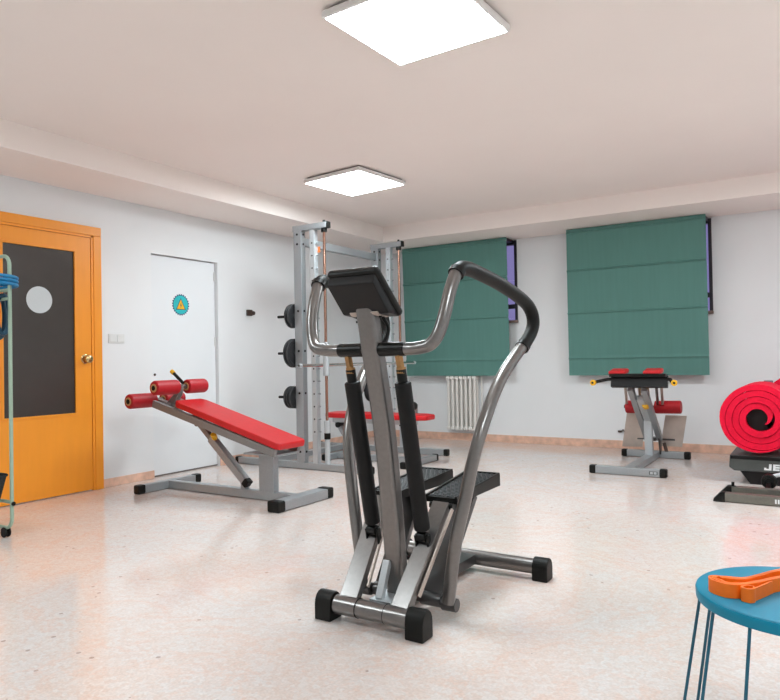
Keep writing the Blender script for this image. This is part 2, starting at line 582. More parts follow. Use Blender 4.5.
lamp(-1.5, 2.68, -2.5, 'square white light panel on ceiling above the climber, the bigger looking one')
lamp(-3.335, 4.80, -6, 'square white light panel on ceiling near the weight tower', 1.0)
lamp(0.35, 4.8, -3, 'added fill light panel, unseen, on ceiling off to the right side', 1.3)  # out-of-view panel added to brighten the back and right of the room
lamp(0.35, 0.6, -3, 'added fill light panel, unseen, on ceiling behind the blue stool', 0.75)  # out-of-view panel added as fill light for the near floor
lamp(-3.3, 0.4, -3, 'added fill light panel, unseen, on ceiling behind the green rail trolley', 0.75)  # another out-of-view panel, added as fill light from the left


# ------------------------------------------------------------------ roman blinds
def blind(x0t, x1t, x0b, x1b, label):
    zt, zb, yt, yb = 2.366, 0.787, 7.31, 7.40
    t = thing('roman_blind', ((x0b + x1b) / 2, yb, zb), label, 'blind', 'green roman blinds')
    folds = [(2.33, .014), (1.93, .02), (1.467, .02), (0.986, .02)]
    nx, nz = 40, 110
    bm = bmesh.new()
    rows = {}
    ph = random.random() * 6
    for side in (0, 1):
        for j in range(nz + 1):
            z = zb + (zt - zb) * j / nz
            f = (z - zb) / (zt - zb)
            y = yb + (yt - yb) * f
            off = 0
            for (zf, dp) in folds:
                d = (z - zf)
                if -0.02 < d < 0.004:
                    off += dp * (1 - abs(d + 0.008) / 0.012) if abs(d + .008) < .012 else 0
            for i in range(nx + 1):
                a = i / nx
                x0 = x0b + (x0t - x0b) * f
                x1 = x1b + (x1t - x1b) * f
                wav = 0.0025 * math.sin(a * 31 + ph) * math.sin(a * 13 + 2 * z + ph) + .0015 * math.sin(a * 60 + z * 3)
                rows[side, j, i] = bm.verts.new((x0 + (x1 - x0) * a, y - off + wav + (0.006 if side else 0), z))
    for side in (0, 1):
        for j in range(nz):
            for i in range(nx):
                bm.faces.new((rows[side, j, i], rows[side, j, i + 1], rows[side, j + 1, i + 1], rows[side, j + 1, i]))
    for j in range(nz):
        bm.faces.new((rows[0, j, 0], rows[0, j + 1, 0], rows[1, j + 1, 0], rows[1, j, 0]))
        bm.faces.new((rows[0, j, nx], rows[0, j + 1, nx], rows[1, j + 1, nx], rows[1, j, nx]))
    for i in range(nx):
        bm.faces.new((rows[0, 0, i], rows[0, 0, i + 1], rows[1, 0, i + 1], rows[1, 0, i]))
        bm.faces.new((rows[0, nz, i], rows[0, nz, i + 1], rows[1, nz, i + 1], rows[1, nz, i]))
    m = MB()
    m.bm.free()
    m.bm = bm
    m.build('cloth', M_BLIND, t)
    MB().span((x0t + .01, yt + .012, zt - .035), (x1t - .005, YB - .02, zt - .002), .004).build('headrail', M_DARKFR, t)
    for zf, _ in folds[1:]:
        f = (zf - zb) / (zt - zb)
        y = yb + (yt - yb) * f + .014
        MB().cyl((x0b + .02, y, zf - .008), (x1b - .02, y, zf - .008), .004, 8).build('batten', M_WHITE, t)
    return t


blind(-4.385, -2.998, -4.395, -3.018, 'dark green roman blind in the corner above the radiator, the left one')
blind(-2.303, -0.918, -2.33, -0.926, 'dark green roman blind on the right, above the hyperextension bench')

# ------------------------------------------------------------------ radiator
rd = thing('radiator', (-3.67, 7.47, 0.13), 'white column radiator under the corner blind', 'radiator')
for k in range(7):
    x = -3.83 + k * 0.058
    m = MB()
    for yy in (7.425, 7.495):
        m.tube([(x, yy, .15), (x, yy, .765)], .017, 10)
    m.box((x, 7.46, .155), (.053, .12, .04), None, .012)
    m.box((x, 7.46, .762), (.053, .12, .04), None, .012)
    m.build('column', M_RAD, rd)
m = MB()
m.cyl((-3.85, 7.46, .16), (-3.42, 7.46, .16), .014, 12)
m.cyl((-3.42, 7.49, .16), (-3.42, 7.49, .78), .009, 10)
m.cyl((-3.42, 7.49, 0), (-3.42, 7.49, .16), .009, 10)
for x in (-3.86, -3.5):
    m.span((x - .012, 7.5, .2), (x + .012, YB - .002, .23))
m.build('pipework', M_RAD, rd)

# ================================================================== CLIMBER (foreground machine)
XC = -1.427
cl = thing('stair_climber', (XC, 2.5, 0), 'grey step climber with black bent handlebars and two black pedals, nearest machine', 'exercise machine')


def dcap(mb, x0, x1, y, w, h):
    poly = [(-w / 2, 0), (w / 2, 0), (w / 2, h * .55)]
    for k in range(1, 8):
        a = math.pi * k / 8
        poly.append((w / 2 * math.cos(a), h * .55 + h * .45 * math.sin(a)))
    poly.append((-w / 2, h * .55))
    mb.prism(poly, ((x0 + x1) / 2, y, 0), (0, 1, 0), (0, 0, 1), (1, 0, 0), x1 - x0, .006)
    return mb


FY = 2.13
MB().cyl((XC - .068, FY, .062), (XC + .058, FY, .062), .0345, 32, bev=.002).build('front_crossbar', M_GUN, cl)
for s in (-1, 1):
    dcap(MB(), XC - .0115 + s * .2025 - .038, XC - .0115 + s * .2025 + .038, FY, .078, .108).build('end_cap', M_RUBBER, cl)
RY = 2.965
MB().cyl((XC - .35, RY, .055), (XC + .33, RY, .055), .034, 32).build('rear_crossbar', M_GUN, cl)
for s in (-1, 1):
    c0 = XC - .01 + s * .361
    dcap(MB(), c0 - .036, c0 + .036, RY, .08, .1).build('end_cap', M_RUBBER, cl)
m = MB()
m.bar((XC, FY + .02, .062), (XC, RY - .02, .055), .08, .045, bev=.004)
m.build('base_beam', M_GUND, cl)
# mast
mc = spline([(2.305, .075, 0), (2.291, .212, 0), (2.232, .688, 0), (2.153, 1.036, 0), (2.117, 1.2, 0)], 5)
mpoly = []
for sd in (-1, 1):
    rng = mc if sd < 0 else list(reversed(mc))
    for p in rng:
        mpoly.append((p.x + sd * .031, p.y + sd * .006))
m = MB()
m.prism(mpoly, (XC, 0, 0), (0, 1, 0), (0, 0, 1), (1, 0, 0), .078)
em = [e for e in m.bm.edges if abs((e.verts[0].co - e.verts[1].co).x) < 1e-5 and abs(abs(e.verts[0].co.x - XC) - .039) < 1e-4 and len(e.link_faces) == 2 and e.calc_face_angle(0) > 1]
bmesh.ops.bevel(m.bm, geom=em, offset=.018, segments=4, affect='EDGES', profile=0.5)
m.build('mast', M_GUN, cl)
m = MB()
m.bar((XC - .02, 2.20, .085), (XC - .02, 2.262, .215), .03, .024, up=(0, -1, 0), bev=.003)
m.span((XC - .055, 2.18, .076), (XC + .05, 2.34, .086), .002)
m.build('mast_gusset', M_SILVERB, cl)

AXY, AXZ = 2.385, .05
MB().cyl((XC - .18, AXY, AXZ), (XC + .18, AXY, AXZ), .02, 24).build('pivot_axle', M_GUND, cl)
mid = .113
for s in (-1, 1):
    xa = XC - .005 + s * .113
    xt = XC - .005 + s * .142
    # front pedal arm with hub
    m = MB()
    m.cyl((xa - .05, FY, .062), (xa + .05, FY, .062), .0365, 32)
    m.bar((xa, FY + .004, .075), (xt, 2.43, .42), .076, .034, bev=.003)
    arm = m.build('pedal_arm', M_GUN, cl)
    m = MB()
    m.cyl((xt - .052, 2.425, .412), (xt + .052, 2.425, .412), .013, 16)
    m.build('pivot_bolt', M_BLACK, arm)
    MB().bar((xa + .052, 2.19, .125), (xt + .05, 2.418, .405), .008, .016, bev=.002).build('link_rod', M_STEEL, arm)
    for q in (-.051, .051):
        MB().cyl((xa + q - .0015, FY, .062), (xa + q + .0015, FY, .062), .0368, 32).build('sleeve_seam', M_RUBBER, arm)
    # rear link
    m = MB()
    m.cyl((xa - .045, AXY, AXZ), (xa + .045, AXY, AXZ), .027, 24)
    m.bar((xa, AXY + .008, AXZ + .01), (xt - s * .01, 2.68, .41), .086, .03, bev=.003)
    m.build('rear_link', M_GUND, cl)
    # pedal, wider towards the back on its inner side
    m = MB()
    z0, z1, y0, y1 = .444, .476, 2.43, 2.86
    def pxy(f, side):          # f 0 front..1 back, side -1 inner / 1 outer
        inner = .058 - .026 * f
        return XC + s * (inner if side < 0 else .202)
    def q4(y, f, zb, zt):
        a, b = sorted((pxy(f, -1), pxy(f, 1)))
        return [(a, y, zb), (b, y, zb), (b, y, zt), (a, y, zt)]
    m.loft(q4(y0, 0, z0 - .022, z0), q4(y1, 1, z1 - .05, z1))
    for sd in (-1, 1):
        m.bar((pxy(0, sd) - s * sd * .006, y0, z0 + .002), (pxy(1, sd) - s * sd * .006, y1, z1 + .002), .012, .012, bev=.003)
    a, b = pxy(1, -1), pxy(1, 1)
    m.bar((a, y1 - .006, z1 + .002), (b, y1 - .006, z1 + .002), .012, .012, bev=.003)
    ped = m.build('pedal', M_BLACK, cl)
    m = MB()
    sl = (z1 - z0) / (y1 - y0)
    ang = math.atan(sl)
    rm = Matrix.Rotation(ang, 3, 'X') @ Matrix.Rotation(math.radians(45), 3, 'Z')
    a, b = pxy(0, -1) + s * .014, pxy(0, 1) - s * .014
    m.box(((a + b) / 2, (y0 + y1) / 2, (z0 + z1) / 2 + .0005), (abs(b - a), y1 - y0 - .02, .002), Matrix.Rotation(ang, 3, 'X'))
    for j in range(21):
        yy = y0 + .02 + j * .02
        f = (yy - y0) / (y1 - y0)
        a, b = sorted((pxy(f, -1) + s * .018, pxy(f, 1) - s * .018))
        nn = 6
        for i in range(nn):
            xx = a + (b - a) * (i + .5 * (j % 2) + .25) / nn
            m.box((xx, yy, z0 + (yy - y0) * sl + .001), (.0125, .0125, .006), rm)
    m.build('tread_plate', M_TREAD, ped, False)
    # shock absorber
    xs = XC + .006 + s * .114
    d0, d1 = Vector((xs, 2.168, .915)), Vector((xs, 2.293, .345))
    sh = MB().cyl(d0, d1, .031, 28, bev=.006).build('shock_absorber', M_FOAMB, cl)
    ax = (d1 - d0).normalized()
    MB().cyl(d0 - ax * .05, d0 + ax * .01, .019, 18, bev=.003).build('piston_rod', M_BLACK, sh)
    m = MB()
    fk = d0 - ax * .045
    m.bar(fk, Vector((xs - .004, 2.147, 1.018)), .024, .02, bev=.003)
    m.cyl(fk - Vector((0, 0, .012)), fk + Vector((0, 0, .012)), .018, 16)
    m.build('fork', M_GOLD, sh)
    m = MB()
    m.cyl((xs - .02, 2.292, .318), (xs + .02, 2.292, .318), .02, 20, bev=.003)
    m.cyl((xs - .03, 2.292, .318), (xs + .03, 2.292, .318), .009, 12)
    for q in (-.026, .026):
        m.bar((xs + q, 2.305, .265), (xs + q, 2.29, .325), .007, .028, bev=.002)
    m.build('knuckle', M_BLACK, sh)
    # handlebar

    def hp(q, y, z):
        return (XC + s * q, y, z)
    low = [hp(.03, 2.148, 1.037), hp(.16, 2.146, 1.037), hp(.215, 2.138, 1.04), hp(.258, 2.137, 1.052), hp(.283, 2.15, 1.09), hp(.30, 2.168, 1.16),
           hp(.308, 2.195, 1.24), hp(.315, 2.228, 1.303), hp(.318, 2.243, 1.32)]
    hb = MB().tube(spline(low, 7), .0235, 20).build('handlebar', M_GUN, cl)
    grip = [hp(.316, 2.233, 1.31), hp(.32, 2.262, 1.328), hp(.324, 2.31, 1.331), hp(.33, 2.38, 1.324), hp(.345, 2.565, 1.293), hp(.364, 2.755, 1.242),
            hp(.376, 2.82, 1.20), hp(.381, 2.836, 1.15), hp(.377, 2.812, 1.10), hp(.366, 2.75, 1.045)]
    MB().tube(spline(grip, 7), .0275, 20).build('hand_grip', M_RUBBER, hb)
    arc = [hp(.367, 2.757, 1.053), hp(.354, 2.672, .995), hp(.341, 2.588, .93), hp(.331, 2.523, .86), hp(.321, 2.465, .78), hp(.308, 2.418, .69), hp(.288, 2.39, .585), hp(.264, 2.375, .455),
           hp(.236, 2.358, .325), hp(.214, 2.352, .19), hp(.20, 2.345, .06)]
    MB().tube(spline(arc, 8), .025, 20).build('lower_tube', M_GUN, hb)
    m = MB()
    a, bb = Vector(hp(.3665, 2.756, 1.052)), Vector(hp(.3635, 2.738, 1.037))
    m.cyl(a, bb, .031, 20)
    a, bb = Vector(hp(.318, 2.244, 1.32)), Vector(hp(.3155, 2.230, 1.304))
    m.cyl(a, bb, .031, 20)
    build_each(m, 'grip_ring', M_BLACK, hb)
    MB().cyl(hp(.165, AXY - .02, AXZ), hp(.228, AXY - .02, AXZ), .026, 24, bev=.004).build('pivot_hub', M_GUND, hb)
    MB().cyl(hp(.034, 2.148, 1.037), hp(.15, 2.146, 1.037), .0265, 24, bev=.006).build('clamp_sleeve', M_BLACK, hb)
# console
cc = Vector((XC, 2.108, 1.246))
R = Matrix.Rotation(math.radians(-42.4), 3, 'X')
con = MB().box(cc, (.222, .235, .034), R, .014, 4).build('console', M_BLACK, cl)
def cp(x, y, z):
    return cc + R @ Vector((x, y, z))
axx, ayy, azz = R @ Vector((0, 1, 0)), R @ Vector((0, 0, 1)), Vector((1, 0, 0))
MB().prism([(-.104, -.014), (-.092, -.05), (.052, -.058), (.110, -.014)], cc, axx, ayy, azz, .204, .006).build('rear_housing', M_HULLD, con)
MB().box(cp(0, -.015, .0178), (.15, .09, .003), R, .001).build('screen', M_GLASSDK, con)
m = MB()
for k in range(4):
    m.cyl(cp(-.06 + k * .04, .07, .016), cp(-.06 + k * .04, .07, .021), .011, 14)
build_each(m, 'button', M_TREAD, con)
MB().prism([(.038, -.0585), (.053, -.0585), (.108, -.0165), (.105, -.022), (.054, -.0635), (.038, -.0635)], cc, axx, ayy, azz, .125, .001).build('mounting_plate', M_STEEL, con, False)
m = MB()
for q in (-.052, .052):
    m.cyl(cp(q, .072, -.044), cp(q, .076, -.054), .006, 10)
build_each(m, 'screw', M_BLACK, con)
m = MB()
m.tube(spline([(XC + .03, 2.16, 1.17), (XC + .05, 2.18, 1.13), (XC + .052, 2.18, 1.10), (XC + .04, 2.165, 1.06)], 6), .007, 10)
m.build('cable', M_BLACK, cl)

# ================================================================== DECLINE BENCH
BY = 3.715
sb = thing('sit_up_bench', (-3.78, BY, 0), 'red padded decline sit-up bench with red foam rollers by the white door', 'exercise bench')


def foot_y(parent, x, y0, y1, w, h, material=M_SILVER, cap=.045, z0=.004):
    f = MB().span((x - w / 2, y0 + .012, z0), (x + w / 2, y1 - .012, z0 + h), .006, 3).build('foot', material, parent)
    for ya, yb in ((y0, y0 + cap), (y1 - cap, y1)):
        MB().span((x - w / 2 - .004, ya, 0), (x + w / 2 + .004, yb, z0 + h + .005), .014, 3).build('end_cap', M_RUBBER, f)
    return f


def foot_x(parent, y, x0, x1, w, h, material=M_SILVER, cap=.05, z0=.004):
    f = MB().span((x0 + .012, y - w / 2, z0), (x1 - .012, y + w / 2, z0 + h), .006, 3).build('foot', material, parent)
    for xa, xb in ((x0, x0 + cap), (x1 - cap, x1)):
        MB().span((xa, y - w / 2 - .004, 0), (xb, y + w / 2 + .004, z0 + h + .005), .014, 3).build('end_cap', M_RUBBER, f)
    return f


foot_y(sb, -4.445, 3.40, 4.03, .06, .062, cap=.07)
foot_y(sb, -3.078, 3.415, 4.02, .10, .066, cap=.075)
MB().span((-4.42, BY - .03, .006), (-3.10, BY + .03, .066), .004).build('base_beam', M_SILVER, sb)
MB().span((-3.45, BY - .028, .06), (-3.31, BY + .028, .345), .003).build('rear_post', M_SILVER, sb)
m = MB()
m.span((-3.50, BY - .13, .340), (-3.20, BY + .13, .352), .002)
m.build('post_bracket', M_SILVER, sb)
for s in (-1, 1):
    MB().bar((-4.46, BY + s * .125, .682), (-3.20, BY + s * .125, .363), .034, .056, bev=.004).build('bench_rail', M_GREYP, sb)
MB().bar((-4.575, BY, .695), (-4.30, BY, .632), .05, .05, bev=.004).build('roller_beam', M_GREYP, sb)
for x, z in ((-4.40, .667), (-4.08, .586), (-3.35, .401)):
    MB().span((x - .025, BY - (.125 if x > -4.4 else .07), z - .022), (x + .025, BY + (.125 if x > -4.4 else .07), z + .018), .003).build('rail_crossbar', M_GREYP, sb)
ps = MB()
P0, P1 = Vector((-4.215, BY, .688)), Vector((-3.15, BY, .403))
d, s_, u_ = frame(P1 - P0)
L_ = (P1 - P0).length
def pp(a, b):
    return (a, b)
poly = [(0, .125), (.05, .15), (L_ - .03, .15), (L_, .13), (L_, -.13), (L_ - .03, -.15), (.05, -.15), (0, -.125)]
ps.prism(poly, P0 + u_ * .004, d, s_, u_, .05, .012)
ps.build('bench_pad', M_RED, sb)
# adjustable brace
m = MB()
m.bar((-3.955, BY, .42), (-3.605, BY, .12), .056, .056, bev=.004)
br = m.build('brace', M_SILVER, sb)
MB().bar((-4.075, BY, .522), (-3.92, BY, .39), .04, .04, bev=.003).build('inner_brace', M_GREYP, br)
MB().cyl((-3.895, BY - .025, .425), (-3.875, BY - .06, .46), .022, 16, bev=.004).build('lock_knob', M_YELLOW, br)
m = MB()
m.cyl((-4.075, BY - .045, .535), (-4.075, BY + .045, .535), .026, 18, bev=.003)
m.build('upper_pivot', M_GUND, br)
MB().span((-3.64, BY - .022, .06), (-3.59, BY + .022, .13), .003).build('lower_lug', M_SILVER, br)
MB().bar((-3.612, BY, .126), (-3.575, BY, .094), .06, .058, bev=.008).build('brace_cap', M_RUBBER, br)
# rollers
def roller(parent, a, b, r, material, cap=True):
    ro = MB().cyl(a, b, r, 30, bev=.014).build('foam_roller', material, parent)
    if cap:
        a, b = Vector(a), Vector(b)
        dd = (b - a).normalized()
        m = MB()
        for p, q in ((a, -1), (b, 1)):
            m.tube([p + dd * q * .004 + Vector((0, 0, 0)), p + dd * q * -.01], [r * .56, r * .56], 24)
        build_each(m, 'end_disc', M_TAN, ro)
        m = MB()
        for p, q in ((a, -1), (b, 1)):
            m.cyl(p + dd * q * .006, p + dd * q * -.006, r * .34, 20)
        build_each(m, 'end_plug', M_HULLD, ro)
    return ro
for (x, z, ya, yb, r) in ((-4.285, .812, 3.45, 3.955, .057), (-4.56, .706, 3.43, 3.955, .058)):
    roller(sb, (x, ya, z), (x, 3.672, z), r, M_REDD)
    roller(sb, (x, 3.762, z), (x, yb, z), r, M_REDD)
    MB().cyl((x, 3.64, z), (x, 3.80, z), .016, 16).build('roller_axle', M_GUN, sb)
m = MB()
m.tube(spline([(-4.42, BY, .67), (-4.36, BY, .70), (-4.30, BY, .76), (-4.285, BY, .83)], 6), .02, 14)
m.prism([(-4.46, .66), (-4.36, .65), (-4.268, .80), (-4.278, .835), (-4.31, .83), (-4.33, .765)], (0, BY - .022, 0), (1, 0, 0), (0, 0, 1), (0, 1, 0), .008, .001)
m.build('roller_bracket', M_GREYP, sb)
hd = MB().cyl((-4.30, BY + .03, .84), (-4.41, BY + .03, .92), .013, 14).build('pull_handle', M_BLACK, sb)
MB().cyl((-4.405, BY + .03, .915), (-4.435, BY + .03, .937), .017, 14, bev=.004).build('handle_tip', M_YELLOW, hd)

# ================================================================== SMITH MACHINE
NY, FYY = 4.95, 6.25
sm = thing('smith_machine', (-4.0, 5.6, 0), 'tall silver weight tower with guide rods and a sliding bar along left wall', 'weight machine')
for yy, xr in ((NY, -3.30), (FYY, -3.235)):
    foot_x(sm, yy, -4.915, xr, .06, .06)
    u = MB().span((-4.125, yy - .032, .06), (-4.035, yy + .032, 2.205), .004).build('rear_upright', M_SILVER, sm)
    m = MB()
    for z in (2.17, 2.08, 1.46, 1.09, .70, .16):
        m.cyl((-4.08, yy - .036, z), (-4.08, yy - .028, z), .011, 10)
        m.cyl((-4.032, yy, z), (-4.038, yy, z), .011, 10)
    build_each(m, 'bolt', M_BLACK, u)
    u2 = MB().span((-3.94, yy - .027, .06), (-3.885, yy + .027, 2.205), .003).build('hook_upright', M_SILVERB, sm)
    m = MB()
    for k in range(16):
        z = .35 + k * .115
        m.cyl((-3.9125, yy - .0285, z), (-3.9125, yy - .02, z), .008, 10)
    build_each(m, 'hole', M_BLACK, u2)
    m = MB()
    for k in range(16):
        z = .35 + k * .115
        m.cyl((-3.89, yy, z), (-3.862, yy, z), .007, 10)
    build_each(m, 'hook_pin', M_SILVER, u2)
    MB().span((-4.135, yy - .034, 2.20), (-3.745, yy + .034, 2.252), .004).build('top_cap', M_SILVER, sm)
    ro = MB().cyl((-3.79, yy, .42), (-3.79, yy, 2.20), .0135, 16).build('guide_rod', M_ROD, sm)
    MB().cyl((-3.79, yy, 2.165), (-3.79, yy, 2.20), .028, 20, bev=.004).build('rod_collar', M_BLACK, ro)
    m = MB().cyl((-3.79, yy, 2.25), (-3.79, yy, 2.275), .012, 12)
    m.span((-3.765, yy - .03, 2.198), (-3.735, yy + .03, 2.258), .006)
    m.build('rod_nut', M_BLACK, ro)
    MB().cyl((-3.79, yy, .06), (-3.79, yy, .29), .024, 20).build('rod_base', M_SILVERB, ro)
    MB().cyl((-3.79, yy, .285), (-3.79, yy, .345), .029, 20, bev=.004).build('rubber_stop', M_BLACK, ro)
    MB().cyl((-3.79, yy, .34), (-3.79, yy, .455), .029, 20, bev=.004).build('rod_sleeve', M_SILVERB, ro)
    MB().cyl((-3.79, yy, .86), (-3.79, yy, 1.165), .028, 20, bev=.004).build('slide_carriage', M_SILVERB, sm)
    for z in (1.418, 1.072, .66):
        pg = MB().cyl((-4.355, yy, z), (-4.12, yy, z), .013, 14, bev=.002).build('plate_peg', M_BLACK, sm)
MB().span((-4.11, NY + .03, 2.075), (-4.05, FYY - .03, 2.145), .004).build('top_crossbeam', M_SILVER, sm)
MB().span((-4.56, NY + .03, .012), (-4.50, FYY - .03, .066), .004).build('floor_crossbeam', M_SILVER, sm)
MB().span((-3.9, NY + .0275, 1.99), (-3.86, NY + .03, 2.045)).build('orange_tag', M_TAG, sm, False)
bar = thing('barbell', (-3.85, 5.62, .94), 'long thin steel bar held by the two slide carriages of the weight tower', 'barbell')
MB().cyl((-3.838, 4.62, .957), (-3.838, 6.64, .957), .0145, 16, bev=.002).build('shaft', M_CHROME, bar)
for ya, yb in ((4.62, 4.66), (6.60, 6.64)):
    MB().cyl((-3.838, ya, .957), (-3.838, yb, .957), .017, 16, bev=.003).build('end_collar', M_SILVERB, bar)


def plate(x, y, z, r, t, label):
    o = thing('weight_plate', (x, y, z - r), label, 'weight plate', 'black plates on the tower pegs')
    def ring(prof, name, material):
        m = MB()
        seg = 40
        R_ = [[m.bm.verts.new((x + px, y + pr * math.cos(a), z + pr * math.sin(a))) for a in [2 * math.pi * q / seg for q in range(seg)]] for px, pr in prof]
        for i in range(len(R_)):
            A, B = R_[i], R_[(i + 1) % len(R_)]
            for q in range(seg):
                m.bm.faces.new((A[q], A[(q + 1) % seg], B[(q + 1) % seg], B[q]))
        m.build(name, material, o)
    h = t / 2
    ring([(-h, .03), (-h * .6, .034), (-h * .6, r * .78), (-h, r * .82), (-h, r - .009), (-h + .006, r), (h - .006, r), (h, r - .009), (h, r * .82), (h * .6, r * .78), (h * .6, .034), (h, .03)], 'disc', M_PLATE)
    ring([(-h - .001, .0155), (-h - .001, .029), (h + .001, .029), (h + .001, .0155)], 'hub', M_HULL)
    return o


for k, (z, r, n, nm) in enumerate(((1.418, .113, 2, 'top'), (1.072, .135, 2, 'middle'), (.66, .104, 3, 'bottom'))):
    t = .024
    for j in range(n):
        pos = ['innermost', 'second', 'third', 'outermost'][j] if n > 2 else ['inner', 'outer'][j]
        if j == n - 1:
            pos = 'outermost' if n > 2 else 'outer'
        plate(-4.148 - j * .031, NY, z, r, t, 'black round plate, %s of %d on the %s peg of the near tower frame' % (pos, n, nm))
for j in range(2):
    plate(-4.15 - j * .03, FYY, .66, .12, .024, 'black round plate, %s one low on the far tower frame' % ['inner', 'outer'][j])

# flat bench inside the smith machine
FB = 5.63
fb = thing('flat_bench', (-3.65, FB, 0), 'flat red bench standing inside the silver weight tower', 'exercise bench')
poly = [(-4.26, .10), (-4.20, .14), (-3.20, .14), (-3.09, .08), (-3.09, -.08), (-3.20, -.14), (-4.20, -.14), (-4.26, -.10)]
MB().prism(poly, (0, FB, .448), (1, 0, 0), (0, 1, 0), (0, 0, 1), .05, .014).build('bench_pad', M_RED, fb)
MB().span((-4.22, FB - .03, .37), (-3.25, FB + .03, .425), .004).build('pad_rail', M_SILVERB, fb)
foot_y(fb, -3.22, 5.31, 5.95, .06, .055)
foot_y(fb, -4.2, 5.42, 5.84, .06, .055)
MB().span((-4.18, FB - .03, .008), (-3.25, FB + .03, .06), .004).build('base_beam', M_SILVER, fb)
MB().bar((-4.19, FB, .39), (-3.95, FB, .05), .05, .04, bev=.003).build('front_leg', M_SILVER, fb)
MB().span((-3.36, FB - .03, .05), (-3.30, FB + .03, .38), .003).build('rear_leg', M_SILVERB, fb)
m = MB()
m.cyl((-4.15, FB - .045, .345), (-4.15, FB + .045, .345), .028, 18, bev=.004)
m.build('pivot_boss', M_BLACK, fb)
MB().cyl((-3.33, FB - .02, .545), (-3.33, FB + .10, .545), .042, 24, bev=.01).build('leg_roller', M_RUBBER, fb)
MB().bar((-3.33, FB + .145, .42), (-3.33, FB + .145, .56), .022, .022, bev=.003).build('roller_post', M_SILVER, fb)
MB().bar((-3.33, FB + .02, .41), (-3.33, FB + .155, .41), .022, .022, bev=.003).build('roller_stay', M_SILVER, fb)
MB().cyl((-3.33, FB + .09, .545), (-3.33, FB + .15, .545), .01, 12).build('roller_axle', M_SILVER, fb)

# ================================================================== HYPEREXTENSION BENCH
HX = -1.375
hb = thing('hyperextension_bench', (HX, 6.4, 0), 'grey back extension bench with red thigh pads and steel footplates under right blind', 'exercise bench')
ff = foot_x(hb, 5.88, -1.69, -1.065, .06, .062, cap=.06)
foot_x(hb, 7.0, -1.69, -1.055, .06, .062, cap=.06)
m = MB()
bx, bz = -1.165, .036
for k in range(10):
    pass
m.span((-1.20, 5.8475, .022), (-1.135, 5.8495, .05), .0008)
m.build('foot_decal', M_HULL, ff, False)
m = MB()
m.span((-1.192, 5.8465, .0265), (-1.17, 5.8485, .0455)).span((-1.164, 5.8465, .0265), (-1.142, 5.8485, .0455))
build_each(m, 'foot_decal_mark', M_SILVERB, ff, False)
MB().span((HX - .04, 5.91, .006), (HX + .04, 6.97, .062), .004).build('base_beam', M_SILVER, hb)
MB().bar((HX, 6.74, .055), (HX, 6.70, .44), .07, .05, up=(0, -1, 0), bev=.004).build('upright', M_SILVERB, hb)
for q in (-.06, .055):
    MB().bar((HX + q, 6.30, .70), (HX + q, 6.95, .19), .05, .05, bev=.003).build('boom_plate', M_SILVER, hb)
    MB().bar((HX + q, 6.93, .21), (HX + q, 6.99, .05), .014, .07, bev=.003).build('lower_lug', M_GUND, hb)
MB().bar((HX, 6.40, .615), (HX, 6.72, .385), .06, .05, bev=.003).build('adjuster_tube', M_SILVERB, hb)
MB().cyl((HX + .03, 6.50, .525), (HX + .03, 6.45, .545), .028, 18, bev=.006).build('lock_knob', M_YELLOW, hb)
# thigh pads + holder
rot = Matrix.Rotation(math.radians(28), 3, 'X')
MB().box((HX + .03, 6.235, .765), (.475, .05, .105), Matrix.Rotation(math.radians(-14), 3, 'X'), .004).build('pad_holder', M_HULLD, hb)
MB().box((HX + .025, 6.20, .822), (.475, .06, .028), None, .004).build('holder_lip', M_BLACK, hb)
for cx in (-1.525, -1.232):
    MB().box((cx, 6.27, .85), (.15, .16, .042), Matrix.Rotation(math.radians(8), 3, 'X'), .016, 3).build('thigh_pad', M_RED, hb)
for s, xe in ((-1, -1.722), (1, -1.047)):
    x0 = HX + .03 + s * .22
    g = MB().tube(spline([(x0, 6.23, .785), (x0 + s * .04, 6.22, .785), (xe - s * .03, 6.215, .768), (xe - s * .006, 6.20, .761), (xe, 6.17, .758)], 6), .014, 12).build('side_handle', M_BLACK, hb)
    MB().cyl((xe, 6.172, .758), (xe + s * .004, 6.145, .757), .026, 18, bev=.004).build('handle_cap', M_YELLOW, g)
    MB().cyl((xe + s * .004, 6.1455, .757), (xe + s * .004, 6.1435, .757), .010, 10).build('cap_hole', M_BLACK, g)
for x, x2, mm in ((-1.478, -1.616, M_STEEL), (-1.409, -1.541, M_GUND), (-1.358, -1.484, M_GOLD), (-1.29, -1.40, M_GOLD), (-1.215, -1.328, M_GUND), (-1.173, -1.283, M_STEEL)):
    MB().bar((x, 6.30, .715), (x2, 6.93, .515), .024, .022, bev=.003).build('strut', mm, hb)
# ankle rollers on their axle
roller(hb, (-1.625, 6.93, .492), (-1.495, 6.93, .492), .062, M_REDD, False)
roller(hb, (-1.455, 6.93, .494), (-1.395, 6.93, .494), .062, M_REDD, False)
roller(hb, (-1.355, 6.93, .494), (-1.115, 6.93, .498), .062, M_REDD, False)
MB().cyl((-1.64, 6.93, .494), (-1.14, 6.93, .494), .016, 14).build('roller_axle', M_BLACK, hb)
# footplates
for pts in ([(-1.63, 7.0, .45), (-1.455, 7.0, .45), (-1.505, 7.06, .09), (-1.70, 7.06, .085)],
            [(-1.275, 7.0, .412), (-1.082, 7.0, .41), (-1.14, 7.06, .108), (-1.335, 7.06, .108)]):
    m = MB()
    m.loft([Vector(p) for p in pts], [Vector(p) + Vector((0, .006, .002)) for p in pts])
    m.build('footplate', M_STEEL, hb, False)
m = MB()
m.bar((-1.55, 7.055, .18), (-1.20, 7.055, .18), .02, .03, bev=.003)
m.bar((HX, 7.055, .18), (HX, 6.95, .18), .03, .03, bev=.003)
m.build('footplate_bracket', M_GUND, hb)
m = MB()
m.bar((HX + .11, 6.99, .05), (HX + .085, 6.99, .15), .03, .03, bev=.006)
m.build('pull_pin', M_BROWN, hb)

